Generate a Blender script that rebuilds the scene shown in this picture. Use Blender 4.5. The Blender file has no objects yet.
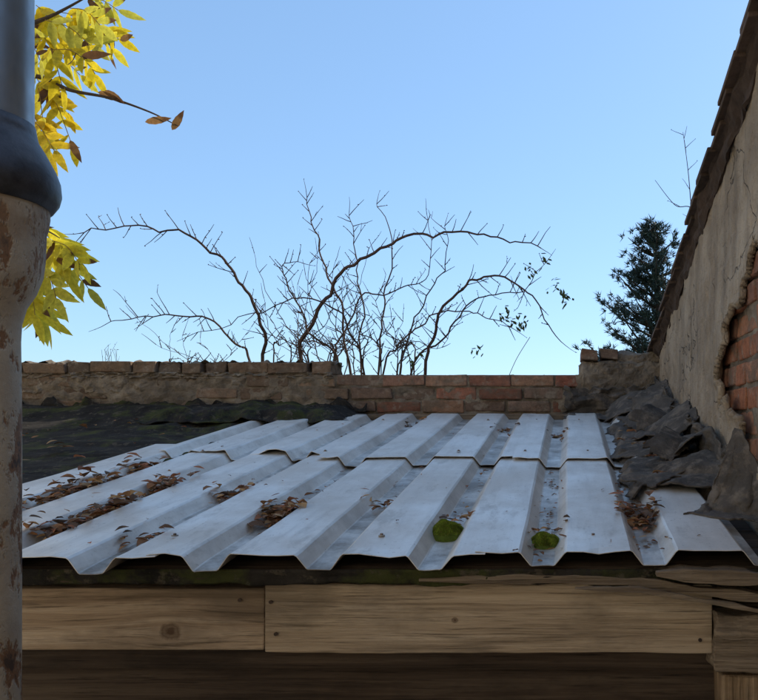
import bpy, math, random
from mathutils import Vector, Matrix, noise
random.seed(7)
R=random.random
def U(a,b): return a+(b-a)*random.random()
F=728.0; H=2.5
def P(px,py,Y): return Vector(((px-570)*Y/F, Y, H-(py-420)*Y/F))
scene=bpy.context.scene
col=scene.collection
def N(x,y,z,s=1.0,o=3):
    return noise.fractal(Vector((x*s,y*s,z*s)),1.0,2.0,o)
def sstep(a,b,x):
    t=max(0,min(1,(x-a)/(b-a))); return t*t*(3-2*t)
# ------------------------------------------------ mesh builder
class MB:
    def __init__(s): s.v=[]; s.f=[]; s.c=[]
    def add(s,vs,fs,c=(1,1,1)):
        o=len(s.v); s.v+= [tuple(a) for a in vs]; s.f+=[tuple(i+o for i in f) for f in fs]
        if isinstance(c,list): s.c+=c
        else: s.c+=[c]*len(vs)
    def box(s,x0,x1,y0,y1,z0,z1,c=(1,1,1),j=0.0):
        vs=[Vector((x+U(-j,j),y+U(-j,j),z+U(-j,j))) for x in(x0,x1) for y in(y0,y1) for z in(z0,z1)]
        s.add(vs,[(0,1,3,2),(4,6,7,5),(0,4,5,1),(2,3,7,6),(0,2,6,4),(1,5,7,3)],c)
    def grid(s,fn,nu,nv,c=(1,1,1),keep=None):
        vs=[fn(i/nu,k/nv) for k in range(nv+1) for i in range(nu+1)]
        fs=[]
        for k in range(nv):
            for i in range(nu):
                if keep and not keep((i+.5)/nu,(k+.5)/nv): continue
                a=k*(nu+1)+i; fs.append((a,a+1,a+nu+2,a+nu+1))
        s.add(vs,fs,c)
    def tube(s,pts,rs,c=(1,1,1),n=5,cap=True):
        pts=[Vector(p) for p in pts]; vs=[]; fs=[]
        for i,p in enumerate(pts):
            d=(pts[min(i+1,len(pts)-1)]-pts[max(i-1,0)]).normalized()
            a=Vector((0,1,0)) if abs(d.y)<.8 else Vector((1,0,0))
            u=d.cross(a).normalized(); w=d.cross(u)
            r=rs[i] if isinstance(rs,list) else rs
            for k in range(n):
                t=2*math.pi*k/n; vs.append(p+u*math.cos(t)*r+w*math.sin(t)*r)
        for i in range(len(pts)-1):
            for k in range(n):
                a=i*n+k; b=i*n+(k+1)%n; fs.append((a,b,b+n,a+n))
        if cap: fs.append(tuple(range(n))[::-1]); fs.append(tuple((len(pts)-1)*n+k for k in range(n)))
        s.add(vs,fs,c)
    def obj(s,name,mat,parent=None,smooth=False,bevel=0,solid=0,clean=False):
        m=bpy.data.meshes.new(name); m.from_pydata(s.v,[],s.f); m.validate()
        if len(m.vertices)==len(s.c):
            a=m.color_attributes.new('Col','FLOAT_COLOR','POINT')
            buf=[]
            for c in s.c: buf+= [c[0],c[1],c[2],1.0]
            a.data.foreach_set('color',buf)
        if smooth:
            m.polygons.foreach_set('use_smooth',[True]*len(m.polygons))
        m.update()
        o=bpy.data.objects.new(name,m); col.objects.link(o)
        m.materials.append(mat)
        if parent: o.parent=parent
        if solid:
            md=o.modifiers.new('s','SOLIDIFY'); md.thickness=solid; md.offset=0
        if bevel:
            md=o.modifiers.new('b','BEVEL'); md.width=bevel; md.segments=2; md.limit_method='ANGLE'
        return o
def empty(name,loc=(0,0,0)):
    e=bpy.data.objects.new(name,None); col.objects.link(e); return e
# ------------------------------------------------ materials
class Mt:
    def __init__(s,name,rough=.8,metal=0,spec=.3):
        s.m=bpy.data.materials.new(name); s.m.use_nodes=True; s.nt=s.m.node_tree
        s.b=s.nt.nodes['Principled BSDF']; s.b.inputs['Roughness'].default_value=rough
        s.b.inputs['Metallic'].default_value=metal; s.b.inputs['Specular IOR Level'].default_value=spec
        s.tc=s.n('ShaderNodeTexCoord').outputs['Object']
    def n(s,t,**k):
        x=s.nt.nodes.new(t)
        for a,b in k.items(): setattr(x,a,b)
        return x
    def l(s,a,b): s.nt.links.new(a,b)
    def map(s,sc,rot=(0,0,0)):
        m=s.n('ShaderNodeMapping'); m.inputs['Scale'].default_value=sc; m.inputs['Rotation'].default_value=rot
        s.l(s.tc,m.inputs['Vector']); return m.outputs[0]
    def noise(s,scale,detail=6,rough=.6,vec=None,dist=0):
        x=s.n('ShaderNodeTexNoise'); x.inputs['Scale'].default_value=scale; x.inputs['Detail'].default_value=min(detail,5)
        x.inputs['Roughness'].default_value=rough; x.inputs['Distortion'].default_value=dist
        s.l(vec or s.tc,x.inputs['Vector']); return x.outputs['Fac']
    def ramp(s,fac,stops):
        x=s.n('ShaderNodeValToRGB'); e=x.color_ramp.elements
        while len(e)<len(stops): e.new(.5)
        for el,(p,c) in zip(e,stops):
            el.position=p; el.color=(c[0],c[1],c[2],1) if not isinstance(c,(int,float)) else (c,c,c,1)
        s.l(fac,x.inputs[0]); return x.outputs[0]
    def mix(s,fac,a,b,mode='MIX'):
        x=s.n('ShaderNodeMix',data_type='RGBA',blend_type=mode)
        for v,i in ((fac,0),(a,6),(b,7)):
            if isinstance(v,(int,float)): x.inputs[i].default_value=v
            elif isinstance(v,tuple): x.inputs[i].default_value=(v[0],v[1],v[2],1)
            else: s.l(v,x.inputs[i])
        return x.outputs[2]
    def math(s,op,a,b=0,c=None):
        x=s.n('ShaderNodeMath',operation=op)
        for i,v in enumerate((a,b,c)):
            if v is None: continue
            if isinstance(v,(int,float)): x.inputs[i].default_value=v
            else: s.l(v,x.inputs[i])
        return x.outputs[0]
    def color(s,c):
        if isinstance(c,tuple): s.b.inputs['Base Color'].default_value=(c[0],c[1],c[2],1)
        else: s.l(c,s.b.inputs['Base Color'])
    def bump(s,h,strength=.5,dist=.01):
        x=s.n('ShaderNodeBump'); x.inputs['Strength'].default_value=strength; x.inputs['Distance'].default_value=dist
        s.l(h,x.inputs['Height']); s.l(x.outputs[0],s.b.inputs['Normal'])
    def attr(s):
        x=s.n('ShaderNodeAttribute'); x.attribute_name='Col'; return x.outputs['Color']
    def sep(s):
        x=s.n('ShaderNodeSeparateXYZ'); s.l(s.tc,x.inputs[0]); return x.outputs
def mk_metal():
    m=Mt('weathered_zinc_sheet',rough=.45,metal=.3,spec=.6)
    blot=m.noise(3.2,8,.65); st=m.noise(1,7,.65,m.map((28,1.6,28)))
    fine=m.noise(90,5,.7)
    base=m.ramp(st,[(.25,(.64,.60,.54)),(.5,(.80,.765,.70)),(.75,(.86,.825,.76))])
    dirt=m.ramp(blot,[(.42,0),(.62,.6)])
    c=m.mix(dirt,base,(.56,.51,.44))
    d2=m.ramp(m.noise(1,5,.7,m.map((9,3.2,9))),[(.56,0),(.70,.6)])
    c=m.mix(d2,c,(.38,.335,.275))
    sp=m.ramp(fine,[(.60,0),(.72,.6)])
    c=m.mix(sp,c,(.24,.20,.15))
    a=m.attr()
    sx=m.n('ShaderNodeSeparateColor'); m.l(a,sx.inputs[0])
    vd=m.math('MULTIPLY',sx.outputs[0],m.ramp(m.noise(7,7,.7),[(.36,.12),(.62,.85)]))
    c=m.mix(vd,c,(.18,.14,.10))
    m.color(c)
    m.l(m.ramp(blot,[(.3,.34),(.7,.6)]),m.b.inputs['Roughness'])
    m.bump(m.noise(14,5,.6),.25,.006)
    return m.m
def mk_brick():
    m=Mt('old_brick',.9)
    c=m.mix(1,m.attr(),m.ramp(m.noise(30,8,.7),[(.25,.5),(.5,.95),(.8,1.35)]),'MULTIPLY')
    s=m.ramp(m.noise(9,8,.7),[(.50,0),(.62,.7)])
    c=m.mix(s,c,(.19,.15,.11))
    g=m.ramp(m.noise(16,6,.7,m.map((1,1,1),(1,2,0))),[(.54,0),(.66,.6)])
    c=m.mix(g,c,(.43,.36,.28)); m.color(c)
    m.bump(m.noise(70,8,.75),1,.012); return m.m
def mk_mortar():
    m=Mt('lime_mortar',.95)
    c=m.ramp(m.noise(12,10,.7),[(.28,(.12,.10,.075)),(.48,(.28,.225,.165)),(.7,(.44,.37,.28))])
    c=m.mix(m.ramp(m.noise(4,5),[(.46,0),(.62,.7)]),c,(.13,.105,.08)); m.color(c)
    m.bump(m.noise(55,9,.75),1,.016); return m.m
def mk_plaster():
    m=Mt('old_plaster_render',.95)
    c=m.ramp(m.noise(3.5,10,.62),[(.3,(.28,.22,.155)),(.48,(.40,.32,.23)),(.68,(.50,.41,.305))])
    streak=m.ramp(m.noise(1,8,.65,m.map((7,7,1.3))),[(.48,0),(.66,.6)])
    c=m.mix(streak,c,(.18,.14,.10))
    c=m.mix(m.ramp(m.noise(40,5,.7),[(.58,0),(.7,.5)]),c,(.14,.11,.08))
    v=m.n('ShaderNodeTexVoronoi',feature='DISTANCE_TO_EDGE'); v.inputs['Scale'].default_value=3
    ad=m.n('ShaderNodeVectorMath',operation='MULTIPLY_ADD'); 
    nz=m.n('ShaderNodeTexNoise'); nz.inputs['Scale'].default_value=6; nz.inputs['Detail'].default_value=4; m.l(m.tc,nz.inputs['Vector'])
    m.l(nz.outputs['Color'],ad.inputs[0]); ad.inputs[1].default_value=(.35,.35,.35); m.l(m.tc,ad.inputs[2]); m.l(ad.outputs[0],v.inputs['Vector'])
    ck=m.math('MULTIPLY',m.ramp(v.outputs['Distance'],[(0,1),(.010,0)]),m.ramp(m.noise(2,3),[(.48,0),(.55,.7)]))
    c=m.mix(ck,c,(.06,.045,.03))
    m.color(c)
    h=m.math('ADD',m.noise(22,10,.75),m.math('MULTIPLY',ck,-.6)); m.bump(h,1,.02); return m.m
def mk_felt(name='bitumen_felt',moss=.0,lo=.016,hi=.06,tint=(1,.94,.88)):
    m=Mt(name,.95,spec=.12)
    c=m.ramp(m.noise(7,9,.7),[(.3,(lo*tint[0],lo*tint[1],lo*tint[2])),(.7,(hi*tint[0],hi*tint[1],hi*tint[2]))])
    if moss:
        c=m.mix(m.ramp(m.noise(5,8,.7,m.map((1,1,1),(0,0,1))),[(.50,0),(.62,moss)]),c,(.07,.078,.024))
        c=m.mix(m.ramp(m.noise(25,8,.7),[(.56,0),(.64,.65)]),c,(.12,.10,.075))
    else:
        c=m.mix(m.ramp(m.noise(16,8,.7),[(.50,0),(.64,.6)]),c,(hi*1.8,hi*1.5,hi*1.2))
    m.color(c); m.bump(m.noise(90,8,.7),.8,.008); return m.m
def mk_wood(name,cols,knots=(),gr=55,axis='x',bs=.5,stain=.65):
    m=Mt(name,.85,spec=.2)
    X,Yy,Z=m.sep()
    zz=Z; dark=None
    for kx,kz,r in knots:
        dx=m.math('MULTIPLY',m.math('SUBTRACT',X,kx),.45); dz=m.math('SUBTRACT',Z,kz)
        d=m.math('SQRT',m.math('ADD',m.math('MULTIPLY',dx,dx),m.math('MULTIPLY',dz,dz)))
        fall=m.math('POWER',2.718,m.math('MULTIPLY',d,-1/(r*1.6)))
        zz=m.math('ADD',zz,m.math('MULTIPLY',fall,m.math('MULTIPLY',dz,-.75)))
        wob=m.math('MULTIPLY',m.math('SUBTRACT',m.noise(45,4),.5),r*.9)
        d2x=m.math('MULTIPLY',m.math('SUBTRACT',X,kx),.8)
        d2=m.math('ADD',m.math('SQRT',m.math('ADD',m.math('MULTIPLY',d2x,d2x),m.math('MULTIPLY',dz,dz))),wob)
        kk=m.ramp(m.math('DIVIDE',d2,r),[(.2,.9),(.45,.55),(.6,.7),(.95,0)])
        dark=kk if dark is None else m.math('MAXIMUM',dark,kk)
    cb=m.n('ShaderNodeCombineXYZ')
    if axis=='x':
        m.l(m.math('MULTIPLY',X,1.6),cb.inputs[0]); m.l(m.math('MULTIPLY',Yy,gr*.5),cb.inputs[1]); m.l(m.math('MULTIPLY',zz,gr),cb.inputs[2])
    else:
        m.l(m.math('MULTIPLY',X,gr),cb.inputs[0]); m.l(m.math('MULTIPLY',Yy,gr*.5),cb.inputs[1]); m.l(m.math('MULTIPLY',Z,1.6),cb.inputs[2])
    g=m.noise(1.0,8,.62,cb.outputs[0],.6)
    sc=m.n('ShaderNodeVectorMath',operation='SCALE'); m.l(cb.outputs[0],sc.inputs[0]); sc.inputs[3].default_value=3.2
    g2=m.noise(1.0,6,.7,sc.outputs[0])
    c=m.ramp(g,[(.3,cols[0]),(.5,cols[1]),(.68,cols[2])])
    c=m.mix(m.ramp(g2,[(.53,0),(.68,.8)]),c,tuple(x*.35 for x in cols[0]))
    c=m.mix(m.ramp(m.noise(1,7,.65,m.map((3,4,7))),[(.46,0),(.66,stain)]),c,(cols[0][0]*.6,cols[0][1]*.64,cols[0][2]*.7))
    if dark is not None: c=m.mix(dark,c,(.07,.035,.018))
    m.color(c); m.bump(m.math('ADD',g,m.math('MULTIPLY',g2,.6)),bs,.008); return m.m
def mk_attr(name,rough=.7,trans=0,bump=0,nz=40,spec=.3):
    m=Mt(name,rough,spec=spec)
    c=m.mix(1,m.attr(),m.ramp(m.noise(nz,5,.7),[(.3,.65),(.7,1.25)]),'MULTIPLY'); m.color(c)
    if bump: m.bump(m.noise(nz*1.5,6,.7),bump,.004)
    if trans:
        t=m.n('ShaderNodeBsdfTranslucent'); m.l(c,t.inputs[0]); mx=m.n('ShaderNodeMixShader'); mx.inputs[0].default_value=trans
        out=m.nt.nodes['Material Output']; m.l(m.b.outputs[0],mx.inputs[1]); m.l(t.outputs[0],mx.inputs[2]); m.l(mx.outputs[0],out.inputs[0])
    return m.m
M_metal=mk_metal(); M_brick=mk_brick(); M_mortar=mk_mortar(); M_plaster=mk_plaster()
M_felt=mk_felt(moss=.8,lo=.014,hi=.05,tint=(1,.9,.8)); M_felt2=mk_felt('torn_felt',lo=.06,hi=.15,tint=(1,.88,.76))
M_leaf=mk_attr('yellow_leaf',.55,.5,nz=60); M_dead=mk_attr('dead_leaf',.8,.2,.3); M_bark=mk_attr('twig_bark',.85,0,.5)
M_needle=mk_attr('needles',.7,0); M_moss=mk_attr('moss',.95,.1)
kx=(170-570)*1.70/F; kz=H-(632-420)*1.70/F
M_beam=mk_wood('beam_wood',[(.27,.20,.13),(.45,.345,.235),(.58,.465,.335)],[(kx,kz,.026),((455-570)*1.7/F,H-(620-420)*1.7/F,.008)],bs=.9)
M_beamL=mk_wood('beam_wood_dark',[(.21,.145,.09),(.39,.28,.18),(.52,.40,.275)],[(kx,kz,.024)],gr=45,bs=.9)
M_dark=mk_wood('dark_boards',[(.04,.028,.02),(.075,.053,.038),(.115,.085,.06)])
M_grey=mk_wood('grey_batten',[(.13,.095,.065),(.24,.185,.13),(.35,.275,.195)],gr=70,bs=.9)
M_post=mk_wood('post_wood',[(.18,.12,.07),(.33,.23,.14),(.46,.34,.22)],gr=60,axis='z',bs=.8)
M_tile=mk_attr('roof_tile',.9,0,.9,30)
# ------------------------------------------------ ground
def mk_ground():
    m=Mt('ground_grass_soil',.95)
    c=m.ramp(m.noise(1.5,10,.7),[(.35,(.05,.06,.022)),(.5,(.07,.075,.03)),(.65,(.10,.075,.05))]); m.color(c)
    m.bump(m.noise(20,8,.7),.8,.03); return m.m
g=MB(); 
g.grid(lambda u,v:Vector(((u-.5)*1200,(v-.5)*1200,0)),8,8); g.obj('ground',mk_ground())
mpv=Mt('bounce_concrete',.9); mpv.color(mpv.ramp(mpv.noise(3,5),[(.3,(.30,.27,.22)),(.7,(.42,.38,.32))])); mpv.bump(mpv.noise(50,5),.4,.01)
g=MB()  # unseen pale paving, added to bounce light up at the fascia
for i in range(9):
    for k in range(7): g.box(-5.4+i*.64,-5.4+i*.64+.63,-2.95+k*.64,-2.95+k*.64+.63,-.01,.03+U(-.003,.003))
g.obj('bounce_pavement',mpv.m,bevel=.004)
# ------------------------------------------------ roof geometry
SL=100/728; YE=1.65
def rz(Y): return H-.34+(Y-YE)*SL
PP=.2525; VC=.19; VH=.026; FH=.052; RH=.034
def prof(x):
    u=abs(((x-VC+PP/2)%PP)-PP/2)
    if u<VH: return 0
    if u<FH: return RH*(u-VH)/(FH-VH)
    return RH
def xbreaks(x0,x1):
    s={x0,x1}
    for k in range(-3,14):
        c=VC-k*PP
        for d in (-FH-.003,-FH+.003,-VH-.002,-VH+.002,VH-.002,VH+.002,FH-.003,FH+.003,-.013,0,.013,PP/2,PP/2-.035,PP/2+.035):
            if x0<c+d<x1: s.add(c+d)
    return sorted(s)
shed=empty('timber_shed')
def sheet(name,x0,x1,y0,y1,dz,seed,skew=0):
    xs=xbreaks(x0,x1); ny=46; mb=MB(); vs=[];cs=[]
    for k in range(ny+1):
        v=k/ny
        for x in xs:
            ye=y0+N(x*3,seed,0,1)*.012+ (x-x0)*skew
            Y=ye+(y1-ye)*v
            z=rz(Y)+prof(x)+dz+N(x*2.5+seed,Y*2.2,seed,1)*.004
            edge=max(0,1-(Y-y0)/.08); z+= edge*edge*N(x*9,seed*3,1,1)*.008
            xx=x+N(Y*1.3,x*1.1,seed*2,1)*.004
            vs.append(Vector((xx,Y,z)))
            d=1.0 if prof(x)<.002 else (.35 if prof(x)<RH-.001 else .05)
            cs.append((d,d,d))
    n=len(xs); fs=[(k*n+i,k*n+i+1,(k+1)*n+i+1,(k+1)*n+i) for k in range(ny) for i in range(n-1)]
    mb.add(vs,fs,cs); return mb.obj(name,M_metal,shed,solid=.0016)
sheet('roof_sheet_front_left',-1.80,-.93,1.63,3.12,0,1)
sheet('roof_sheet_front_mid',-.955,-.19,1.64,3.1,.0035,2)
sheet('roof_sheet_front_right',-.215,.44,1.65,3.1,.007,3,.01)
sheet('roof_sheet_back_left',-1.66,-.93,2.93,4.02,.010,4,-.10)
sheet('roof_sheet_back_mid',-.955,-.19,2.74,4.03,.0145,5,.05)
sheet('roof_sheet_back_right',-.215,.36,2.72,4.0,.018,6,-.03)
sc=MB()
for k in range(8):
    for Y in (1.78,2.86,3.75):
        c=VC-k*PP+PP/2+U(-.02,.02)
        if c>.3 or R()<.3: continue
        z=rz(Y)+RH+(.016 if Y>2.7 else .004)
        sc.tube([(c,Y,z),(c,Y,z+.003)],.008,(.35,.33,.3),10); sc.tube([(c,Y,z+.003),(c,Y,z+.007)],.004,(.2,.15,.12),6)
sc.obj('roof_screws',mk_attr('screw',.5),shed)
d=MB()
def slopebox(mb,x0,x1,y0,y1,t0,t1,c=(1,1,1)):
    vs=[Vector((x,y,rz(y)+t)) for x in(x0,x1) for y in(y0,y1) for t in(t0,t1)]
    mb.add(vs,[(0,1,3,2),(4,6,7,5),(0,4,5,1),(2,3,7,6),(0,2,6,4),(1,5,7,3)],c)
y=1.70
while y<4.05:
    slopebox(d,-3.3,.5,y,y+.135,-.03,-.008); y+=.142
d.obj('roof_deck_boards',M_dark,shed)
f=MB()
def fl(u,v):
    X=-3.35+u*1.9; Y=1.66+v*2.47
    z=rz(Y)+.004+.075*sstep(3.75,4.12,Y)+N(X*2,Y*2,3,1)*.016+abs(N(X*1.2,Y*6,8,1))*.018
    z+=.010*((Y*1.35+N(X*2,1,1,1)*.06)%1<.5)
    z-=.012*sstep(-1.75,-1.55,X)
    return Vector((X,Y+N(X*4,0,1,1)*.02*(1-v),z))
f.grid(fl,110,150)
f.grid(lambda u,v:Vector((-3.35+u*3.9,1.665+N(u*40,v*3,0,1)*.008+.012*v,rz(1.66)-.003-v*(.036+N(u*30,0,2,1)*.016))),200,6)
f.grid(lambda u,v:Vector((-3.4+u*2.25,4.125+N(u*30,v*4,5,1)*.01-.02*(1-v),rz(4.1)+.05+v*(.05+N(u*22,1,2,1)*.055))),200,8)
def fl2(u,v):
    X=-2.25+u*1.1; Y=3.78+v*.34
    e=sstep(0,.15,u)*sstep(1,.85,u)
    z=rz(Y)+.035+.045*sstep(0,.3,v)*e+N(X*6,Y*6,9,1)*.02+abs(N(X*3,Y*9,3,1))*.03
    return Vector((X,Y+N(X*7,0,4,1)*.06*(1-v),z))
f.grid(fl2,90,36)
f.obj('felt_roofing',M_felt,shed,smooth=True,solid=.004)
b=MB(); b.box(-3.3,(265-570)*1.7/F-.002,1.70,1.745,H-(650-420)*1.7/F,H-(588-420)*1.7/F,j=.002)
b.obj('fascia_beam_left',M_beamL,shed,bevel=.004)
def subbeam(x0,x1,y0,y1,z0,z1,mat,name,amp=.002,n=60,bev=.003,bow=0):
    mb=MB(); vs=[];fs=[]
    for i in range(n+1):
        x=x0+(x1-x0)*i/n; o=bow*math.sin(math.pi*i/n)
        a=N(x*5,z0*9,y0,1)*amp; c2=N(x*5,z1*9,7,1)*amp
        vs+=[Vector((x,y0+a,z0+c2+o)),Vector((x,y0+c2,z1+a+o)),Vector((x,y1,z1+a+o)),Vector((x,y1,z0+c2+o))]
    for i in range(n):
        for k in range(4):
            fs.append((i*4+k,i*4+(k+1)%4,i*4+4+(k+1)%4,i*4+4+k))
    fs.append((0,3,2,1)); fs.append((n*4,n*4+1,n*4+2,n*4+3))
    mb.add(vs,fs); return mb.obj(name,mat,shed,bevel=bev)
subbeam((265-570)*1.7/F,(712-570)*1.7/F,1.697,1.745,H-(653-420)*1.7/F,H-(584-420)*1.7/F,M_beam,'fascia_beam_right',.003)
zt=H-(655-420)*1.8/F
z=zt-.01;i=0
while z>.02:
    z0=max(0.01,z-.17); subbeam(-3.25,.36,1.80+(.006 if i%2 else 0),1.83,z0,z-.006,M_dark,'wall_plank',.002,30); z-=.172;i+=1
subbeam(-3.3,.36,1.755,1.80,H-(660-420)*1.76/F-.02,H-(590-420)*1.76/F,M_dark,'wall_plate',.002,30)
s=MB(); s.box(-3.3,-3.26,1.84,4.1,.0,2.12); s.obj('side_wall',M_dark,shed)
nl=MB()
for px,py in((271,602),(276,634),(698,600),(700,640),(240,600)):
    p=P(px,py,1.695); nl.tube([p,p+Vector((0,-.003,0))],.0045,(.06,.04,.03),8)
nl.obj('nails',mk_attr('rusty_nail',.8),shed)
def strip(pts,w,t,mat,name):
    mb=MB(); vs=[];fs=[];n=len(pts)-1; K=12
    full=[]
    for i in range(n):
        for k in range(K): full.append(Vector(pts[i]).lerp(Vector(pts[i+1]),k/K))
    full.append(Vector(pts[-1]))
    for i,p in enumerate(full):
        e=N(p.x*12,p.z*9,w*50,1); e2=N(p.x*15,3,w*70,1)
        ww=w*(1+.5*e)*(1 if i<len(full)-4 else .6)
        if i<6: ww*=.35+.1*i
        vs+=[p+Vector((0,-t/2+e*.004,-ww/2)),p+Vector((0,-t/2+e2*.004,ww/2)),p+Vector((0,t/2,ww/2+e2*.004)),p+Vector((0,t/2,-ww/2))]
    for i in range(len(full)-1):
        for k in range(4): fs.append((i*4+k,i*4+(k+1)%4,i*4+4+(k+1)%4,i*4+4+k))
    fs.append((0,3,2,1)); L=(len(full)-1)*4; fs.append((L,L+1,L+2,L+3))
    mb.add(vs,fs); mb.obj(name,mat,shed,bevel=.002)
strip([P(420,579,1.68),P(560,578,1.68),P(640,581,1.68),P(700,590,1.67),P(800,602,1.66)],.020,.03,M_grey,'eave_batten')
strip([P(575,588,1.655),P(640,590,1.65),P(712,602,1.65),P(800,618,1.65)],.012,.012,M_grey,'eave_splinter')
strip([P(20,580,1.685),P(250,578,1.685),P(430,577,1.685)],.014,.02,M_dark,'eave_batten_dark')
strip([P(655,572,1.67),P(710,575,1.66),P(820,580,1.66)],.03,.05,M_grey,'eave_board')
def chunk(x0,x1,y0,y1,z0,z1,mat,name,amp=.008):
    import bmesh
    bm=bmesh.new(); bmesh.ops.create_cube(bm,size=1); bmesh.ops.subdivide_edges(bm,edges=bm.edges[:],cuts=9,use_grid_fill=True)
    for v in bm.verts:
        c=v.co
        p=Vector(((x0+x1)/2+c.x*(x1-x0),(y0+y1)/2+c.y*(y1-y0),(z0+z1)/2+c.z*(z1-z0)))
        q=p+Vector((N(p.x*9,p.y*9,p.z*9,1),N(p.x*9+5,p.y*9,p.z*9,1),N(p.x*9,p.y*9+7,p.z*9,1)))*amp
        v.co=q
    m=bpy.data.meshes.new(name); bm.to_mesh(m); bm.free(); m.materials.append(mat)
    o=bpy.data.objects.new(name,m); col.objects.link(o); o.parent=shed; md=o.modifiers.new('b','BEVEL'); md.width=.004
    return o
chunk((713-570)*1.68/F,.50,1.66,1.80,H-(671-420)*1.68/F,H-(612-420)*1.68/F,M_grey,'purlin_end',.016)
chunk((722-570)*1.70/F,.50,1.69,1.80,0,H-(674-420)*1.70/F,M_post,'corner_post',.006)
# ------------------------------------------------ back brick wall
bw=empty('brick_boundary_wall')
YB=4.15
def bcol(kind):
    if kind=='red': b=random.choice([(.35,.13,.08),(.39,.16,.10),(.31,.14,.09),(.38,.21,.14),(.42,.24,.15),(.27,.18,.13)])
    else: b=random.choice([(.22,.15,.10),(.27,.18,.12),(.18,.13,.09),(.30,.20,.13)])
    k=U(.75,1.2); return tuple(x*k for x in b)
br=MB()
top=2.5+.257
for r in range(8):
    z1=top-r*.075; x=-4.6+(.12 if r%2 else 0)
    while x<.5:
        L=.238+U(-.012,.012)
        if r>0 and R()<.3: L=.115
        x1=min(x+L,.5); xm=(x+x1)/2
        kind='red' if xm>-1.35 else 'brown'
        o=U(-.010,.008)
        br.box(x,x1,YB+o,YB+.2,z1-.063+U(-.003,.003),z1+U(-.004,.003),bcol(kind),.005)
        x=x1+U(.008,.016)
x=-4.6
while x<-1.38:
    L=U(.10,.125) if R()<.45 else U(.225,.245)
    o=U(-.022,.0)
    br.box(x,min(x+L,-1.345),YB+o,YB+.22,top+.010,top+.070+U(-.012,.010),bcol('brown'),.008)
    x+=L+U(.006,.02)
br.box(.06,.16,YB-.02,YB+.2,top+.085,top+.145,(.25,.15,.10),.008)
br.box(.17,.28,YB-.01,YB+.2,top+.09,top+.15,(.22,.15,.11),.008)
br.obj('bricks',M_brick,bw,bevel=.008)
mo=MB()
def cov(X,z):
    c=.003
    c-= .016*sstep(-1.32,-1.4,X)*sstep(top+.01,top-.02,z)
    if X>0.03: c-=.03
    return c
mo.grid(lambda u,v:(lambda X,z:Vector((X,YB+.006+cov(X,z)*.9+N(X*4,z*9,2,1)*.014+N(X*18,z*18,2,1)*.008,z)))(-4.6+u*5.15,1.9+v*(top-1.9)),520,90)
mo.grid(lambda u,v:Vector((-4.6+u*5.15,YB+.006+v*.2,top-.004+N(u*90,v*3,1,1)*.014)),400,8)
mo.grid(lambda u,v:Vector((-4.6+u*3.25,YB-.008+N(u*80,v*3,5,1)*.026+v*.0,top-.02+v*.036)),400,5)
mo.grid(lambda u,v:Vector((-4.6+u*3.25,YB+.0+v*.2,top+.069+N(u*60,v*3,7,1)*.026)),400,8)
mo.box(-4.6,.55,YB+.03,YB+.2,0,top-.02)
mo.obj('mortar',M_mortar,bw)
lm=MB()
def lump(X0,X1,z0,z1,depth,seed,amp=.02):
    def fn(u,v):
        X=X0+(X1-X0)*u
        if v<.7: z=z0+(z1-z0)*v/.7; Y=YB-depth
        else: z=z1; Y=YB-depth+(v-.7)/.3*.22
        r=.02*(sstep(.12,0,abs(v-.7)))
        e=sstep(0,.05,u)*sstep(1,.95,u)
        return Vector((X,Y+r*.5+N(X*9,z*9,seed,1)*amp+N(X*30,z*30,seed,1)*amp*.35+(1-e)*.03,z-r*.5+N(X*11,Y*8,seed+3,1)*amp*.8-(1-e)*.02))
    nn=int(60+(X1-X0)*80); lm.grid(fn,nn,44)
lump(.05,.54,top-.1,top+.085,.012,3)
lump(-4.6,-2.32,top-.10,top+.008,.004,8,.026)
lump(-1.95,-1.38,top-.06,top+.008,-.004,18,.022)
lump(.25,.54,top+.03,top+.14,-.03,9,.02)
lm.obj('mortar_lumps',M_mortar,bw,smooth=False)
bt=MB(); bt.box(-1.4,.05,4.03,4.07,rz(4.03)+.012,rz(4.03)+.045,j=.003); bt.obj('ridge_batten',M_grey,shed,bevel=.003)
# ------------------------------------------------ right building
hb=empty('plastered_house')
WX=.52
def vz(Y): return H+.46+(3.94-Y)*.269
YR=-.7
def hole(Y,z):
    a=(Y-1.82)/.56; b=(z-(H+.145))/.29
    return a*a+b*b+N(Y*3.5,z*3.5,4,1)*.8+N(Y*13,z*13,9,1)*.35
pl=MB()
def pf(u,v):
    Y=.3+u*3.98; z=H-.55+v*2.4
    z=min(z,vz(Y)-.015)
    h=hole(Y,z)
    lift=.018*math.exp(-max(0,h-1)*6)*(1 if Y>2.2 else .3)
    return Vector((WX-lift+N(Y*1.5,z*1.5,6,1)*.014+N(Y*12,z*12,6,1)*.007,Y,z))
def pk(u,v):
    Y=.3+u*3.98; z=H-.55+v*2.4
    return hole(Y,z)>1 and z<vz(Y)+.02
pl.grid(pf,420,260,keep=pk)
pl.obj('plaster',M_plaster,hb,smooth=True,solid=.02)
w=MB()
YW=-2.4
prof_pts=[(YW,0),(4.28,0),(4.28,vz(4.28)-.04),(YR,vz(YR)-.04),(YW,vz(YR)-.04+(YW-YR)*.269)]
vs=[Vector((WX+.045,a,b)) for a,b in prof_pts]+[Vector((5.5,a,b)) for a,b in prof_pts]
w.add(vs,[(0,1,2,3,4),(9,8,7,6,5)]+[(i,i+5,(i+1)%5+5,(i+1)%5) for i in range(5)])
w.obj('wall_core',M_mortar,hb)
w=MB()
w.add([Vector((WX,YW,0)),Vector((WX,.302,0)),Vector((WX,.302,vz(.3)-.04)),Vector((WX,YR,vz(YR)-.04)),Vector((WX,YW,vz(YR)-.04+(YW-YR)*.269))],[(0,1,2,3,4)])
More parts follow.
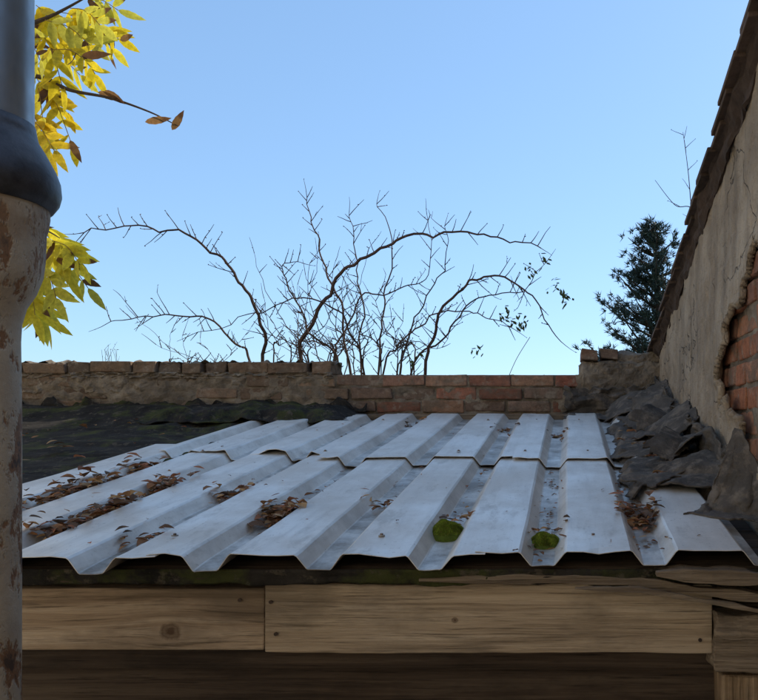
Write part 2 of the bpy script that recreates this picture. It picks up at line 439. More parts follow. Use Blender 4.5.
w.add([Vector((WX,.3,0)),Vector((WX,4.28,0)),Vector((WX,4.28,H-.54)),Vector((WX,.3,H-.54))],[(0,1,2,3)])
w.obj('plaster_lower',M_plaster,hb,solid=.02)
bb=MB()
for r in range(14):
    z=H-.35+r*.077; Y=1.1+(.12 if r%2 else 0)
    while Y<2.85:
        L=.24 if R()<.7 else .115
        o=U(-.006,.008)
        bb.box(WX+.014+o,WX+.1,Y,Y+L,z,z+.065,random.choice([(.46,.18,.09),(.40,.165,.09),(.49,.23,.13),(.35,.17,.11)]),.004); Y+=L+.012
bb.obj('exposed_bricks',M_brick,hb,bevel=.006)
mm=MB(); mm.grid(lambda u,v:Vector((WX+.024+N(u*20,v*15,1,1)*.008,1.0+u*1.95,H-.4+v*1.15)),120,80); mm.obj('exposed_mortar',M_mortar,hb)
ub=MB(); X0=2.2; UY=2.3  # unseen taller block, added to keep the sun off the shed roof
pp_=[(UY,0),(8.3,0),(8.3,H+4.4),(7.0,H+5.3),(5.6,H+4.15),(UY,H+4.15)]
vs=[Vector((X0,a,b)) for a,b in pp_]+[Vector((7.5,a,b)) for a,b in pp_]
ub.add(vs,[(0,1,2,3,4,5),(11,10,9,8,7,6)]+[(i,i+6,(i+1)%6+6,(i+1)%6) for i in range(6)])
ub.obj('sun_block_storey',M_plaster,hb)
def window(mb,org,ax,nrm,w_=.45,h_=.6):
    def bx(a0,a1,z0,z1,d0,d1,c):
        ps=[org+ax*a+Vector((0,0,z))+nrm*dd for a in(a0,a1) for dd in(d0,d1) for z in(z0,z1)]
        mb.add(ps,[(0,1,3,2),(4,6,7,5),(0,4,5,1),(2,3,7,6),(0,2,6,4),(1,5,7,3)],c)
    W=(.65,.64,.6)
    bx(-w_,w_,h_-.06,h_,-.02,.035,W); bx(-w_,w_,-h_,-h_+.06,-.02,.035,W)
    bx(-w_,-w_+.06,-h_+.06,h_-.06,-.02,.035,W); bx(w_-.06,w_,-h_+.06,h_-.06,-.02,.035,W); bx(-.025,.025,-h_+.06,h_-.06,-.02,.03,W)
    bx(-w_+.06,w_-.06,-h_+.06,h_-.06,-.02,.012,(.03,.04,.05)); bx(-w_-.08,w_+.08,-h_-.07,-h_-.002,-.02,.09,(.45,.42,.38))
M_win=mk_attr('window_paint',.3)
uw=MB()  # dressing for the added sun-blocking storey
for yc in(3.4,5.4): window(uw,Vector((X0,yc,H+2.7)),Vector((0,1,0)),Vector((-1,0,0)))
uw.obj('sun_block_windows',M_win,hb)
ur=MB()
def roofslab(a,b):
    ur.add([Vector((x,p[0],p[1]+t)) for x in(X0-.12,7.6) for p in(a,b) for t in(.01,.09)],[(0,1,3,2),(4,6,7,5),(0,4,5,1),(2,3,7,6),(0,2,6,4),(1,5,7,3)],(.10,.055,.04))
roofslab((8.35,H+4.37),(7.0,H+5.3)); roofslab((6.998,H+5.3),(5.6,H+4.15)); roofslab((5.598,H+4.15),(UY-.1,H+4.15))
ur.obj('sun_block_roof',M_tile,hb)
tl=MB()
def tcol(): 
    k=U(.7,1.3); return (.11*k,.075*k,.055*k)
n=int((4.35-YR)/.135)
for i in range(n):
    ya=4.36-i*.135
    x=WX-.062
    first=True
    while x<(X0-.02 if ya>UY-.1 else 5.6):
        wv=.19; jx=U(-.014,.010) if first else 0
        yb=ya-.22
        vs=[]
        for xx,bu in((x+jx,.0),(x+wv*.5,.012),(x+wv-.004,.0)):
            for yy,lift in((ya,.018),(yb,.0)):
                for t in(0,.018): vs.append(Vector((xx,yy,vz(yy)+lift+bu+t+U(-.003,.003))))
        fs=[(0,1,3,2)]
        for a in(0,4): fs+=[(a,a+4,a+5,a+1),(a+2,a+3,a+7,a+6),(a,a+2,a+6,a+4),(a+1,a+5,a+7,a+3)]
        fs.append((8,10,11,9))
        tl.add(vs,fs,tcol()); x+=wv; first=False
tl.obj('roof_tiles',M_tile,hb,bevel=.003)
vb=MB()
def vbf(u,v):
    Y=YR+u*(4.32-YR)
    return Vector((WX-.040+v*.03+N(Y*8,v*2,1,1)*.018,Y,vz(Y)+.014-v*(.065+N(Y*6,0,3,1)*.035)))
vb.grid(vbf,260,6,c=(.075,.052,.04))
YQ=YW-.1; zq=vz(YR)+.03+(YQ-YR)*.269
vb.add([Vector((WX-.06,YR,vz(YR)+.03)),Vector((5.6,YR,vz(YR)+.03)),Vector((5.6,YQ,zq)),Vector((WX-.06,YQ,zq))],[(0,1,2,3)],(.085,.058,.045))
vb.obj('verge_and_rear_slope',M_tile,hb,solid=.012)
# ------------------------------------------------ unseen cream houses, added to bounce sunlight into the shaded scene
def mk_white():
    m=Mt('bounce_cream_render',.9); m.color(m.ramp(m.noise(2,8,.6),[(.3,(.78,.69,.55)),(.7,(.86,.78,.65))])); m.bump(m.noise(60,6),.4,.01); return m.m
M_white=mk_white()
def mk_bounce_house(name,x0,x1,y0,y1,h,wins):
    e=empty(name); b_=MB()
    b_.box(x0,x1,y0,y1,0,h); b_.obj('walls',M_white,e)
    r_=MB(); my=(x0+x1)/2; o=.35
    ps=[Vector((x0-o,y0-o,h+.003)),Vector((my,y0-o,h+1.6)),Vector((x1+o,y0-o,h+.003)),Vector((x0-o,y1+o,h+.003)),Vector((my,y1+o,h+1.6)),Vector((x1+o,y1+o,h+.003))]
    r_.add(ps,[(0,3,4,1),(1,4,5,2),(0,1,2),(3,5,4),(0,2,5,3)],(.2,.09,.06)); r_.obj('roof',M_tile,e)
    w_=MB()
    for (o_,a_,n_) in wins: window(w_,Vector(o_),Vector(a_),Vector(n_))
    w_.obj('windows',M_win,e)
mk_bounce_house('bounce_house',-12,-5.8,-2.6,7.3,6.4,[((-5.8,y,z),(0,1,0),(1,0,0)) for y in(-1,5.5) for z in(1.5,4.7)])  # added left of the view as a warm reflector
mk_bounce_house('bounce_house',-5.2,7,-9,-3.0,7.0,[((x,-3.0,z),(1,0,0),(0,1,0)) for x in(-4.4,1.6,4.6) for z in(1.5,4.9)])  # added behind the camera to reflect sun onto beam, pipe and sheets
# ------------------------------------------------ torn felt flashing at right
tf=MB()
def ridge(x,y,z): return (1-abs(N(x,y,z,1,2))*2.2)
def ta(u,v):
    Y=2.22+v*1.92
    xl=.185+N(Y*5,2,3,1)*.06+N(Y*20,2,3,1)*.02+.03*v
    X=xl+(.50-xl)*min(1,u/.62)
    base=rz(Y)+.048-.03*sstep(.06,0,u)
    up=sstep(.5,1,u)*(.13+.05*N(Y*5,1,1,1)+.06*sstep(3.3,4.1,Y))
    cr=max(0,ridge(X*3,Y*2.0,11)-.3)*.03*sstep(0,.25,u)*sstep(1.0,.6,u)+abs(N(X*16,Y*13,5,1))*.008
    X2=X+(N(Y*7,u*3,2,1)*.02 if u<.7 else -.012-abs(N(Y*7,u*5,2,1))*.03)
    return Vector((X2,Y+N(X*6,0,9,1)*.06*(1-v),max(base+up+cr,rz(Y)+.060 if u>.06 else 0)))
tf.grid(ta,70,180)
def slab(cx,cy,a,b,yaw,tx,ty,bend,seed,dz=.06):
    Ryaw=Matrix.Rotation(yaw,3,'Z'); Rt=Matrix.Rotation(tx,3,'X')@Matrix.Rotation(ty,3,'Y')
    cz=rz(cy)+dz
    def fn(u,v):
        s_=(u-.5)*a; t_=(v-.5)*b
        eu=1+N(v*4,seed,u>.5,1)*.22+N(v*13,seed,1,1)*.07; ev=1+N(u*4,seed,5+(v>.5),1)*.22+N(u*13,seed,2,1)*.07
        s_*=eu; t_*=ev
        z=-bend*(s_*s_)*9*(1 if seed%2 else -.4)+abs(s_+t_*.6+.01)*-.25*((seed*37)%3)*.4+N(s_*9,t_*9,seed,1)*.010
        q=Ryaw@(Rt@Vector((s_,t_,z)))
        p=Vector((cx,cy,cz))+q
        p.x=min(p.x,.508-N(p.y*9,p.z*9,seed,1)*.006)
        return p
    tf.grid(fn,34,34)
S=[(.33,2.50,.30,.26,.3,.10,-.35,.10,1,.075),(.40,2.72,.24,.30,-.4,.25,-.55,.12,2,.11),(.29,2.86,.26,.22,.8,-.1,-.2,.1,3,.07),
   (.42,3.02,.22,.26,.1,.3,-.7,.1,4,.14),(.32,3.18,.28,.28,-.5,.2,-.3,.14,5,.08),(.40,3.40,.26,.26,.5,.35,-.55,.1,6,.12),
   (.30,3.58,.26,.24,-.2,.1,-.2,.1,7,.07),(.42,3.72,.22,.28,.2,.45,-.7,.1,8,.17),(.33,3.90,.34,.24,-.3,.5,-.3,.12,9,.13),
   (.43,2.36,.20,.26,.5,.2,-.6,.12,11,.10),(.26,2.34,.16,.14,.9,.05,-.1,.1,13,.07),(.36,2.62,.20,.12,1.2,.5,-.4,.15,15,.13),(.37,3.28,.20,.12,1.0,.6,-.4,.15,17,.15)]
for s_ in S: slab(*s_)
A=P(735,428,2.08);B=P(742,430,2.06);C=P(682,527,1.98);D=P(790,545,1.86)
def tc(u,v):
    t=A.lerp(B,u); q=C.lerp(D,u); w_=v**.85
    p=t.lerp(q,w_)
    fold=math.sin(u*7+v*2)*.014*v+N(u*3,v*3,7,1)*.025*v
    p=p+Vector((N(u*2,v*5,1,1)*.015*v+N(u*2,v*16,1,1)*.005,-abs(fold)*1.8,fold))
    p.z-= .05*math.sin(v*math.pi)*(1-u)
    p.z=max(p.z,rz(p.y)+.045)
    return p
tf.grid(tc,50,60)
def td(u,v):
    X=-.03+u*.56; Y=3.93+.2*sstep(0,.35,v)
    z=rz(Y)+.035+max(0,v-.3)*.21+N(X*9,v*4,3,1)*.022
    if v>.85: z+=N(X*12,0,1,1)*.03
    return Vector((X+.02*N(v*8,0,2,1),Y-.02-max(0,ridge(X*5,v*2,8))*.04+N(X*7,1,1,1)*.04*(1-v),z))
tf.grid(td,80,60)
tf.obj('torn_felt_flashing',M_felt2,smooth=True,solid=.005)
# ------------------------------------------------ moss cushions
def moss(name,X,Y,rx,ry,rh):
    mb=MB()
    def fn(u,v):
        a=u*2*math.pi; r=v; k=1+N(math.cos(a)*1.1,math.sin(a)*1.1,X,1,1)*.16
        ca,sa=math.cos(a)*r,math.sin(a)*r
        return Vector((X+ca*rx*k,Y+sa*ry*k,rz(Y)+.004+prof(X)+rh*max(0,1-r**2.2)**.6*(1+.22*N(ca*1.6,sa*1.6,Y*5,1,1))+N(ca*6,sa*6,Y*5,1,1)*.003*(1-r)-(.008 if r>.97 else 0)))
    mb.grid(fn,60,26,c=(.11,.155,.022))
    for _ in range(12000):
        u,v=R(),R()**.5; p=fn(u,v); nrm=Vector(((p.x-X)/rx*.7,(p.y-Y)/ry*.7,1)).normalized()
        dd=(nrm+Vector((U(-.8,.8),U(-.8,.8),U(-.2,.4)))).normalized(); s_=Vector((U(-1,1),U(-1,1),0)).normalized()*.0009
        L=U(.0015,.005); k=U(.4,1.3)*(.9+.7*N(p.x*45,p.y*45,1,1,2))
        c=(.26*k,.36*k,.04*k) if R()<.85 else (.40*k,.34*k,.08*k)
        mb.add([p-s_,p+s_,p+dd*L],[(0,1,2)],c)
    mb.obj(name,M_moss,smooth=True)
moss('moss_cushion',VC-2*PP-.005,1.90,.045,.060,.036)
moss('moss_cushion',VC-1*PP,1.82,.039,.050,.028)
# ------------------------------------------------ leaf litter
lf=MB()
def dead(p,s,flat=.22):
    n=5; th=U(0,6.28); tilt=Matrix.Rotation(U(-1,1)*flat*1.6,3,'X')@Matrix.Rotation(U(-1,1)*flat*1.6,3,'Y')
    rz_=Matrix.Rotation(th,3,'Z'); curl=U(.05,.8); wid=U(.35,.75); sk=U(-.2,.2)
    vs=[]
    for i in range(n+1):
        t=i/n; w_=math.sin(math.pi*min(1,t*.97+.02))**.7*wid*s*.5*U(.8,1.15)
        for k in(-1,0,1):
            yy=k*w_+sk*s*math.sin(t*3); z=curl*abs(k)*w_*.9+math.sin(t*3)*curl*s*.12
            vs.append(p+rz_@tilt@Vector(((t-.5)*s,yy,z)))
    fs=[]
    for i in range(n):
        a=i*3; fs+=[(a,a+1,a+4,a+3),(a+1,a+2,a+5,a+4)]
    k=U(.65,1.4); b=random.choice([(.30,.14,.06),(.38,.18,.07),(.22,.12,.065),(.46,.28,.13),(.34,.14,.07),(.14,.09,.06)])
    lf.add(vs,fs,tuple(x*k for x in b))
def litter(k,y0,y1,n,s=.034,spread=.03,pile=.012):
    n=int(n*1.5)
    for _ in range(n):
        Y=U(y0,y1) if y1-y0>.3 else random.gauss((y0+y1)/2,(y1-y0)/3.2)
        dens=N(Y*6,k,0,1)
        if y1-y0>.3 and dens<-.05 and R()<.85: continue
        X=VC-k*PP+max(-.06,min(.06,random.gauss(0,spread)))
        dead(Vector((X,Y,rz(Y)+prof(X)+.008+R()*pile)),s*U(.4,1.25))
litter(7,2.0,2.75,250,.04,pile=.025); litter(6,1.84,2.5,240,.04,pile=.025); litter(6,2.35,2.5,26); litter(5,2.22,2.36,40,.036); litter(5,1.76,1.86,16,.032)
litter(4,1.96,2.14,100,.038,.024,.025); litter(3,2.12,2.24,12,.032); litter(0,1.92,2.12,90,.036,.028,.025)
litter(2,1.96,2.04,14,.028); litter(1,1.84,1.93,12,.024); litter(1,1.8,3.9,130,.015,.014,.004); litter(2,1.95,3.9,50,.015,.016,.004)
litter(1,3.35,3.5,22,.032); litter(2,3.5,3.7,18,.032); litter(4,3.75,3.9,12); litter(0,2.2,3.9,90,.02,.02,.006); litter(3,2.3,3.9,30,.015,.015,.003); litter(4,2.2,3.9,25,.015,.015,.003);litter(5,2.3,3.9,25,.015,.015,.003)
litter(1,1.68,1.8,8,.02); litter(0,1.7,1.85,8,.022)
for _ in range(110):
    X=U(-1.7,.35); Y=U(1.7,3.9); dead(Vector((X,Y,rz(Y)+prof(X)+.010)),U(.005,.014))
for px,py in((700,488),(665,440),(640,470),(655,505),(705,490),(680,430),(630,455),(625,465),(650,485)):
    Y=1.65*250/(py-320); 
    for _ in range(5):
        p=P(px+U(-10,10),py,Y); dead(Vector((p.x,p.y,rz(Y)+.10)),U(.02,.04))
for _ in range(60):
    X=U(-3,-1.85);Y=U(2.0,4.0); dead(Vector((X,Y,rz(Y)+.04)),U(.015,.05))
dead(Vector((-2.12,3.0,rz(3.0)+.045)),.09,.1)
lf.obj('leaf_litter',M_dead)
# ------------------------------------------------ drain pipe
pc=(-27-570)*1.3/F
dp=empty('drain_pipe')
def lathe(mb,prof_,n=48,c=(1,1,1),dent=0):
    vs=[];fs=[]
    for i,(r,z) in enumerate(prof_):
        for k in range(n):
            a=2*math.pi*k/n; rr=r*(1+dent*N(math.cos(a)*2,math.sin(a)*2,z*6,1)); vs.append(Vector((pc+rr*math.cos(a),1.3+rr*math.sin(a),z)))
    for i in range(len(prof_)-1):
        for k in range(n): fs.append((i*n+k,i*n+(k+1)%n,(i+1)*n+(k+1)%n,(i+1)*n+k))
    mb.add(vs,fs,c)
def zy(py): return H-(py-420)*1.3/F
def mk_zinc():
    m=Mt('zinc_pipe',.38,.85,.5); m.color(m.ramp(m.noise(6,7,.6,m.map((1,1,.3))),[(.3,(.20,.21,.22)),(.7,(.36,.37,.38))]))
    m.l(m.ramp(m.noise(14,6),[(.3,.3),(.7,.5)]),m.b.inputs['Roughness']); m.bump(m.noise(6,3),.2,.01); return m.m
def mk_castiron():
    m=Mt('painted_cast_iron',.7,spec=.35)
    c=m.ramp(m.noise(9,8,.6),[(.3,(.38,.31,.23)),(.55,(.50,.43,.33)),(.75,(.57,.50,.40))])
    a=m.noise(13,10,.75,m.map((1,1,.55)))
    c=m.mix(m.ramp(a,[(.52,0),(.56,1)]),c,(.24,.13,.07))
    c=m.mix(m.ramp(a,[(.59,0),(.63,1)]),c,(.09,.06,.045))
    X,Yy,Z=m.sep(); up=m.n('ShaderNodeMapRange'); up.inputs[1].default_value=zy(330); up.inputs[2].default_value=zy(180); m.l(Z,up.inputs[0])
    rr=m.math('MULTIPLY',up.outputs[0],m.ramp(m.noise(10,8,.7),[(.38,0),(.6,.85)]))
    c=m.mix(rr,c,(.26,.16,.09)); m.color(c)
    m.bump(m.math('ADD',m.ramp(a,[(.5,1),(.56,0)]),m.noise(60,6)),.6,.004); return m.m
a=MB(); lathe(a,[(.089,zy(135)+i*.25) for i in range(12)],dent=.01); a.obj('upper_pipe',mk_zinc(),dp,smooth=True)
a=MB(); lathe(a,[(.086,zy(118)),(.0915,zy(119)),(.0935,zy(128)),(.096,zy(134)),(.108,zy(146)),(.122,zy(162)),(.129,zy(174)),(.1305,zy(186)),(.127,zy(195)),(.118,zy(203)),(.109,zy(204))],dent=.012)
mc=Mt('dark_collar',.45,.5); mc.color(mc.ramp(mc.noise(12,8,.7),[(.35,(.04,.04,.045)),(.65,(.09,.09,.10))])); mc.bump(mc.noise(30,6),.3,.005)
a.obj('collar',mc.m,dp,smooth=True)
a=MB(); lathe(a,[(.105,zy(165)),(.111,zy(185)),(.113,zy(212)),(.111,zy(222)),(.108,zy(228)),(.107,zy(255)),(.104,zy(272)),(.094,zy(290)),(.079,zy(305)),(.071,zy(322)),(.069,zy(340)),(.069,zy(420)),(.069,zy(560)),(.069,zy(700)),(.069,1.2),(.069,.03)],dent=.03)
a.obj('lower_pipe',mk_castiron(),dp,smooth=True)
# ------------------------------------------------ bare shrub
sh=MB()
def smooth_path(pts,K=8):
    out=[]; n=len(pts)
    for i in range(n-1):
        p0=pts[max(i-1,0)];p1=pts[i];p2=pts[i+1];p3=pts[min(i+2,n-1)]
        for k in range(K):
            t=k/K; out.append(.5*((2*p1)+(p2-p0)*t+(2*p0-5*p1+4*p2-p3)*t*t+(3*p1-p0-3*p2+p3)*t**3))
    out.append(pts[-1]); return out
def scol(): k=U(.7,1.2); return (.095*k,.062*k,.048*k)
def twig(mb,p,dr,L,r,lvl=0,colf=scol):
    n=max(3,int(L/.045)); pts=[p]; q=p.copy(); d_=dr.normalized()
    for i in range(n):
        d_=(d_+Vector((U(-1,1),U(-1,1),U(-.6,1)))*.13).normalized(); q=q+d_*L/n; pts.append(q.copy())
        if lvl<2 and R()<.28 and L>.12: twig(mb,q,(d_+Vector((U(-1,1),U(-1,1),U(-.3,1)))*.9),L*U(.25,.5),r*.65,lvl+1,colf)
        elif R()<.4:
            b=q+Vector((U(-1,1),U(-1,1),U(-.2,1))).normalized()*U(.006,.012); mb.tube([q,b],[r*1.2,r*.6],colf(),4)
    mb.tube(pts,[r*(1-.55*i/n) for i in range(n+1)],colf(),4)
def cane(pxs,Y0,dY,r0,twl=.16,dens=.62,base=None):
    n=len(pxs); pts=[P(a,b,Y0+dY*i/(n-1)) for i,(a,b) in enumerate(pxs)]
    r0*=.82
    b0=Vector(base) if base else Vector((pts[0].x*.5+(-1.45)*.5,5.3,0))
    pts=[b0,b0.lerp(pts[0],.55)+Vector((U(-.05,.05),U(-.05,.05),0))]+pts
    path=smooth_path(pts); m=len(path)
    path=[p+Vector((N(p.z*5,p.x*5,1,1),N(p.z*5,p.x*5,5,1),N(p.z*4,p.x*6,9,1)))*.04 for p in path]
    rs=[r0*(1-.82*(i/m)**1.2) for i in range(m)]
    sh.tube(path,rs,scol(),6)
    side=1
    for i in range(12,m-1):
        if R()<dens:
            d_=(path[i+1]-path[i]).normalized(); side=-side
            o=Vector((0,0,1)) if abs(d_.z)<.6 else Vector((side,0,.5))
            if R()<.25: o=-o*.6
            twig(sh,path[i],d_*.6+o+Vector((0,U(-.6,.6),0)),twl*U(.3,1.1),.0034,1 if R()<.7 else 0)
    twig(sh,path[-1],path[-1]-path[-2],.12,.0025,1)
cane([(268,375),(262,330),(248,295),(225,262),(185,236),(140,227),(75,232)],5.2,-.5,.019)
cane([(300,375),(318,310),(345,270),(390,243),(440,234),(490,236),(540,248)],5.25,-.3,.022)
cane([(350,375),(340,310),(322,260),(312,225),(307,195)],5.3,.2,.015)
cane([(425,375),(440,320),(465,285),(500,278),(535,303),(562,340)],5.2,-.4,.017)
cane([(255,375),(238,345),(205,318),(160,314),(105,325)],5.2,-.4,.014)
cane([(330,375),(345,330),(362,300),(400,290),(430,275),(425,215)],5.4,.3,.012)
cane([(362,375),(362,310),(355,250),(350,212)],5.35,.1,.012)
cane([(380,375),(385,300),(392,240),(378,203)],5.45,.3,.013)
cane([(340,375),(310,330),(290,290),(280,265),(300,262)],5.2,-.2,.012)
cane([(400,375),(420,310),(445,260),(447,225)],5.3,.3,.011)
cane([(365,375),(345,320),(305,300),(255,312),(190,335)],5.15,-.3,.011,.12)
cane([(410,375),(450,335),(475,300),(520,292),(545,262)],5.3,.2,.012)
cane([(385,375),(400,345),(430,318),(470,312),(500,322),(515,330)],5.1,-.3,.010,.12)
for _ in range(24):
    x0=U(275,440); x1=x0+U(-60,60); yt=U(240,330)
    cane([(x0,375),(x0+U(-10,10),345),((x0+x1)/2+U(-12,12),(375+yt)/2),(x1,yt)],U(5.0,5.7),U(-.3,.3),U(.006,.010),.12,.4)
for _ in range(7):
    x0=U(170,290); x1=x0+U(-50,30); yt=U(320,350)
    cane([(x0,378),(x0+U(-8,8),365),(x1,yt)],U(5.0,5.5),0,.006,.1,.4)
for px,py in((510,318),(518,325),(545,260),(560,290),(568,298),(530,268),(478,350),(415,355),(553,285),(505,312),(522,318)):
    for _ in range(10):
        p=P(px+U(-6,6),py+U(-7,7),4.9); dd=Vector((U(-1,1),U(-.5,.5),U(-1.2,.1))).normalized()*U(.02,.06); s_=Vector((.008,0,.004))
        sh.add([p,p+dd*.5+s_,p+dd,p+dd*.5-s_],[(0,1,2,3)],(.08,.11,.04))
sh.obj('bare_shrub',M_bark)
wd=MB()
for px in(105,112,118): 
    for _ in range(3): twig(wd,P(px,372,4.5),Vector((U(-.3,.3),0,1)),.14,.0018,0,lambda:(.16,.13,.05))
pp=smooth_path([P(508,378,4.3),P(517,358,4.3),P(530,337,4.3)]); wd.tube(pp,.0018,(.2,.16,.08),4)
wd.obj('dry_weed',M_bark)
bs=MB(); base=Vector((1.15,6.5,0))
def bcane(px,r=.012):
    pts=smooth_path([base,Vector((1.1,6.5,1.6))]+[P(a,b,6.5) for a,b in px]); m=len(pts); bs.tube(pts,[r*(1-.8*i/m) for i in range(m)],(.13,.075,.05),5)
    for i in range(m//2,m-1):
        if R()<.3: twig(bs,pts[i],Vector((U(-1,1),0,U(.2,1))),.12,.003,1,lambda:(.14,.08,.05))
bcane([(700,300),(692,215),(688,170),(683,132)],.009); bcane([(702,300),(695,215),(675,205),(655,180)],.009)
bcane([(705,310),(697,240),(693,215)],.009)
bs.obj('bare_sapling',M_bark)
# ------------------------------------------------ pine tree
pn=MB()
TX,TY=(660-570)*12/F,12.0; TZ=H+(420-220)*12/F
pn.tube([(TX,TY,0),(TX+.05,TY,2.5),(TX-.03,TY,4.5),(TX-.10,TY,TZ-.1)],[.16,.11,.06,.015],(.06,.045,.035),8)
def ncol(): k=U(.5,1.5); return (.038*k,.065*k,.052*k)
def tuft(p,d_,n=16,L=.10):
    for _ in range(n):
        dd=(d_*.8+Vector((U(-1,1),U(-1,1),U(-.7,1)))).normalized()*L*U(.6,1.2)
        s_=dd.cross(Vector((U(-1,1),U(-1,1),U(-1,1)))).normalized()*.009
        q=p+Vector((U(-.03,.03),U(-.03,.03),U(-.03,.03))); pn.add([q-s_,q+s_,q+dd],[(0,1,2)],ncol())
z=1.8
while z<TZ-.1:
    fr=(TZ-z)/(TZ-1.8); Rm=.14+1.25*min(1,fr*1.5)**.95
    for k in range(7):
        a=U(0,6.28); L=Rm*U(.35,1.18); d_=Vector((math.cos(a),math.sin(a),U(.1,.6))).normalized()
        c0=Vector((TX-.1*(z/TZ),TY,z)); pts=[c0+d_*L*t+Vector((0,0,.22*L*t*t)) for t in(0,.25,.5,.75,1)]
        pn.tube(pts,[.022,.018,.014,.009,.005],(.05,.04,.03),4)
        for j in range(int(L*11)+2):
            t=U(.2,1.03); q=c0+d_*L*t+Vector((0,0,.22*L*t*t))
            sd=Vector((U(-1,1),U(-1,1),U(-.2,.6))).normalized(); l2=U(.03,.22)*(1.15-t*.6)
            tuft(q+sd*l2,(d_+sd).normalized(),17)
            if l2>.12: tuft(q+sd*l2*.5,(d_+sd).normalized(),10)
    z+=.17
pn.obj('pine_tree',M_needle)
# ------------------------------------------------ yellow-leaved tree at left
tr=empty('ash_tree')
bk=MB(); lv=MB()
base=Vector((-4.1,2.0,0))
trunk=smooth_path([base,Vector((-4.05,2.0,1.5)),Vector((-3.9,2.1,3.0)),Vector((-3.8,2.1,4.2)),Vector((-3.9,2.2,5.4))]); m=len(trunk)
bk.tube(trunk,[.13*(1-.75*i/m) for i in range(m)],(.14,.12,.10),9)
def leaflet(p,d_,L,w_,c,tipc=None):
    d_=d_.normalized(); s_=d_.cross(Vector((U(-.6,.6),1,U(-.6,.6)))).normalized(); nrm=d_.cross(s_)
    n=9; vs=[];cs=[]; bend=U(-.1,.35); cup=U(.05,.35)
    for i in range(n+1):
        t=i/n; ww=w_*.5*(math.sin(math.pi*t**.75)**.9 if 0<t<1 else .02)*(1.03 if i%2 else .95)
        cpt=p+d_*L*t+nrm*bend*L*t*t
        for k in(-1,0,1): vs.append(cpt+s_*k*ww+nrm*cup*abs(k)*ww)
        cc=c if (tipc is None or t<.6) else tipc
        cs+=[cc if k else tuple(x*.8 for x in cc) for k in(-1,0,1)]
    fs=[]
    for i in range(n):
        a=i*3; fs+=[(a,a+1,a+4,a+3),(a+1,a+2,a+5,a+4)]
    lv.add(vs,fs,cs)
def ycol():
    k=U(.88,1.12); return random.choice([(.84*k,.66*k,.03),(.86*k,.74*k,.06),(.82*k,.72*k,.06),(.70*k,.66*k,.08),(.82*k,.58*k,.03)])
BR=(.16,.08,.035)
def compound(a,b,pairs=5,L=.085,brown=.08):
    pts=smooth_path([a,a.lerp(b,.5)+Vector((0,U(-.01,.01),.02)),b],6); bk.tube(pts,.0013,(.3,.2,.06),4)
    ax=(b-a).normalized(); pr=Vector((-ax.z,U(-.5,.5),ax.x)).normalized(); c=ycol()
    for i in range(pairs):
        q=pts[int((i+1.2)/(pairs+.8)*(len(pts)-1))]
        for s_ in(-1,1):
            if R()<.07: continue
            dd=(ax*U(.5,1.0)+pr*s_*U(.6,1)+Vector((0,U(-.4,.4),-.35)))
            leaflet(q,dd,L*U(.75,1.15),L*U(.25,.34),c if R()>brown else BR,BR if R()<.15 else None)
    leaflet(b,ax+Vector((0,0,-.2)),L*1.1,L*.3,c)
def branch(pxs,Y,r):
    pts=[Vector((-3.85,2.15,pxs[0][2] if len(pxs[0])>2 else 3.3))]+[P(a[0],a[1],Y) for a in pxs]
    pts=smooth_path(pts); m=len(pts); bk.tube(pts,[r*(1-.9*i/m) for i in range(m)],(.09,.065,.05),6); return pts
branch([(-60,60,3.4),(20,28),(55,14),(95,-8)],2.3,.014)
branch([(-60,90,3.2),(30,76),(70,90),(110,98),(150,112),(178,126)],2.25,.010)
branch([(-60,260,2.9),(10,235),(38,228),(60,238)],2.3,.010)
for a,b in [((45,20),(90,45)),((60,12),(118,38)),((70,8),(100,25)),((40,30),(62,85)),((36,45),(80,75)),((40,78),(66,112)),((45,82),(72,145)),((38,85),(45,140)),((60,30),(95,74)),((30,110),(48,150)),((36,5),(60,40)),((80,0),(118,10)),((50,50),(85,60)),
            ((25,225),(55,245)),((40,235),(68,275)),((42,240),(88,288)),((30,250),(72,262)),((35,280),(43,318)),((25,290),(35,315)),((40,270),(56,298)),((20,60),(50,100)),((15,20),(40,60)),((30,120),(54,150)),((50,240),(80,265)),((70,15),(112,48)),((34,295),(48,325))]:
    Y=2.3+U(-.15,.15); compound(P(a[0],a[1],Y),P(b[0],b[1],Y+U(-.05,.05)),random.choice([4,5,5,6]))
for a,b in(((98,92),(122,100)),((145,122),(172,118)),((172,130),(183,112)),((105,90),(125,104)),((70,140),(80,160)),((55,258),(80,270)),((120,40),(133,36))):
    p=P(a[0],a[1],2.25); q=P(b[0],b[1],2.25); leaflet(p,q-p,(q-p).length*1.1,.022,(.30,.16,.06) ,BR)
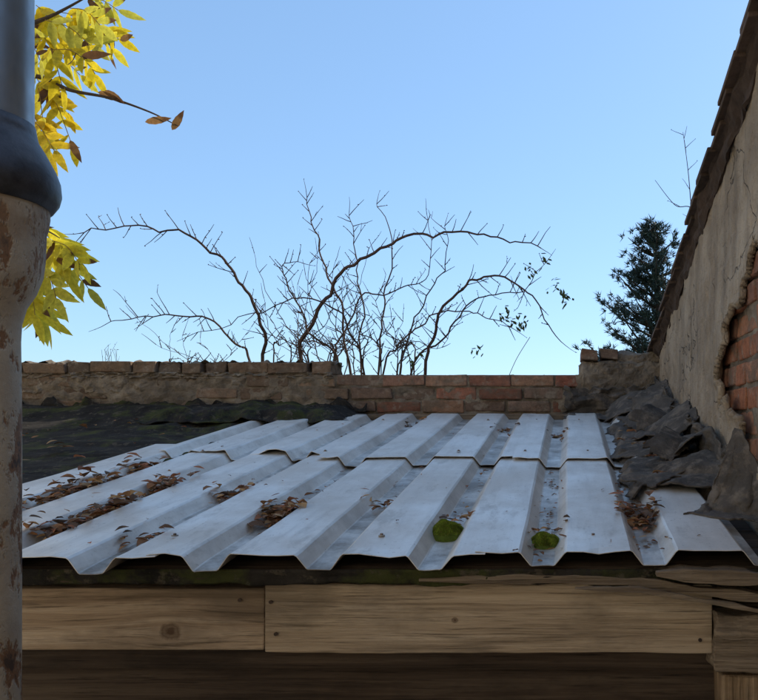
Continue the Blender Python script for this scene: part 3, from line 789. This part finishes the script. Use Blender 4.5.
for _ in range(26):
    a=U(0,6.28); z0=U(2.6,5.4); tp=trunk[int((z0/5.4)*(m-1))]; L=U(.5,1.2)
    d_=Vector((-abs(math.cos(a)),math.sin(a),U(.1,.7))).normalized()
    e=tp+d_*L; bk.tube([tp,tp.lerp(e,.5)+Vector((0,0,.04)),e],[.018,.011,.004],(.1,.08,.06),5)
    for _ in range(7):
        q=tp.lerp(e,U(.4,1)); compound(q,q+Vector((U(-1,1),U(-1,1),U(-.9,.3))).normalized()*U(.12,.2))
bk.obj('trunk_and_branches',M_bark,tr); lv.obj('leaves',M_leaf,tr,smooth=True)
# ------------------------------------------------ light
EL,RO=38,50
w=bpy.data.worlds.new('World'); scene.world=w; w.use_nodes=True; nt=w.node_tree
sk=nt.nodes.new('ShaderNodeTexSky'); sk.sky_type='NISHITA'; sk.sun_disc=False
sk.sun_elevation=math.radians(EL); sk.sun_rotation=math.radians(RO); sk.air_density=1.0; sk.dust_density=.4; sk.ozone_density=1.4
gm=nt.nodes.new('ShaderNodeGamma'); gm.inputs[1].default_value=.55; nt.links.new(sk.outputs[0],gm.inputs[0])
tint=nt.nodes.new('ShaderNodeMix'); tint.data_type='RGBA'; tint.blend_type='MULTIPLY'; tint.inputs[0].default_value=1
tint.inputs[7].default_value=(1.6,2.2,2.85,1); nt.links.new(gm.outputs[0],tint.inputs[6])
bg=nt.nodes['Background']; nt.links.new(tint.outputs[2],bg.inputs[0]); bg.inputs[1].default_value=.15
sd=Vector((math.sin(math.radians(RO))*math.cos(math.radians(EL)),math.cos(math.radians(RO))*math.cos(math.radians(EL)),math.sin(math.radians(EL))))
sl=bpy.data.lights.new('sun','SUN'); sl.energy=5; sl.angle=math.radians(.5); sl.color=(1,.91,.77)
so=bpy.data.objects.new('sun',sl); col.objects.link(so); so.rotation_euler=sd.to_track_quat('Z','Y').to_euler(); so.location=(5,-5,8)
cam=bpy.data.cameras.new('camera'); co=bpy.data.objects.new('camera',cam); col.objects.link(co)
co.location=(0,0,H); co.rotation_euler=(math.radians(90),0,0); cam.sensor_width=36; cam.lens=36*F/758
cam.shift_x=-(570-379)/758; cam.shift_y=(420-350)/758; cam.clip_start=.05; cam.clip_end=3000
scene.camera=co
scene.view_settings.view_transform='Standard'; scene.view_settings.look='None'; scene.view_settings.exposure=0
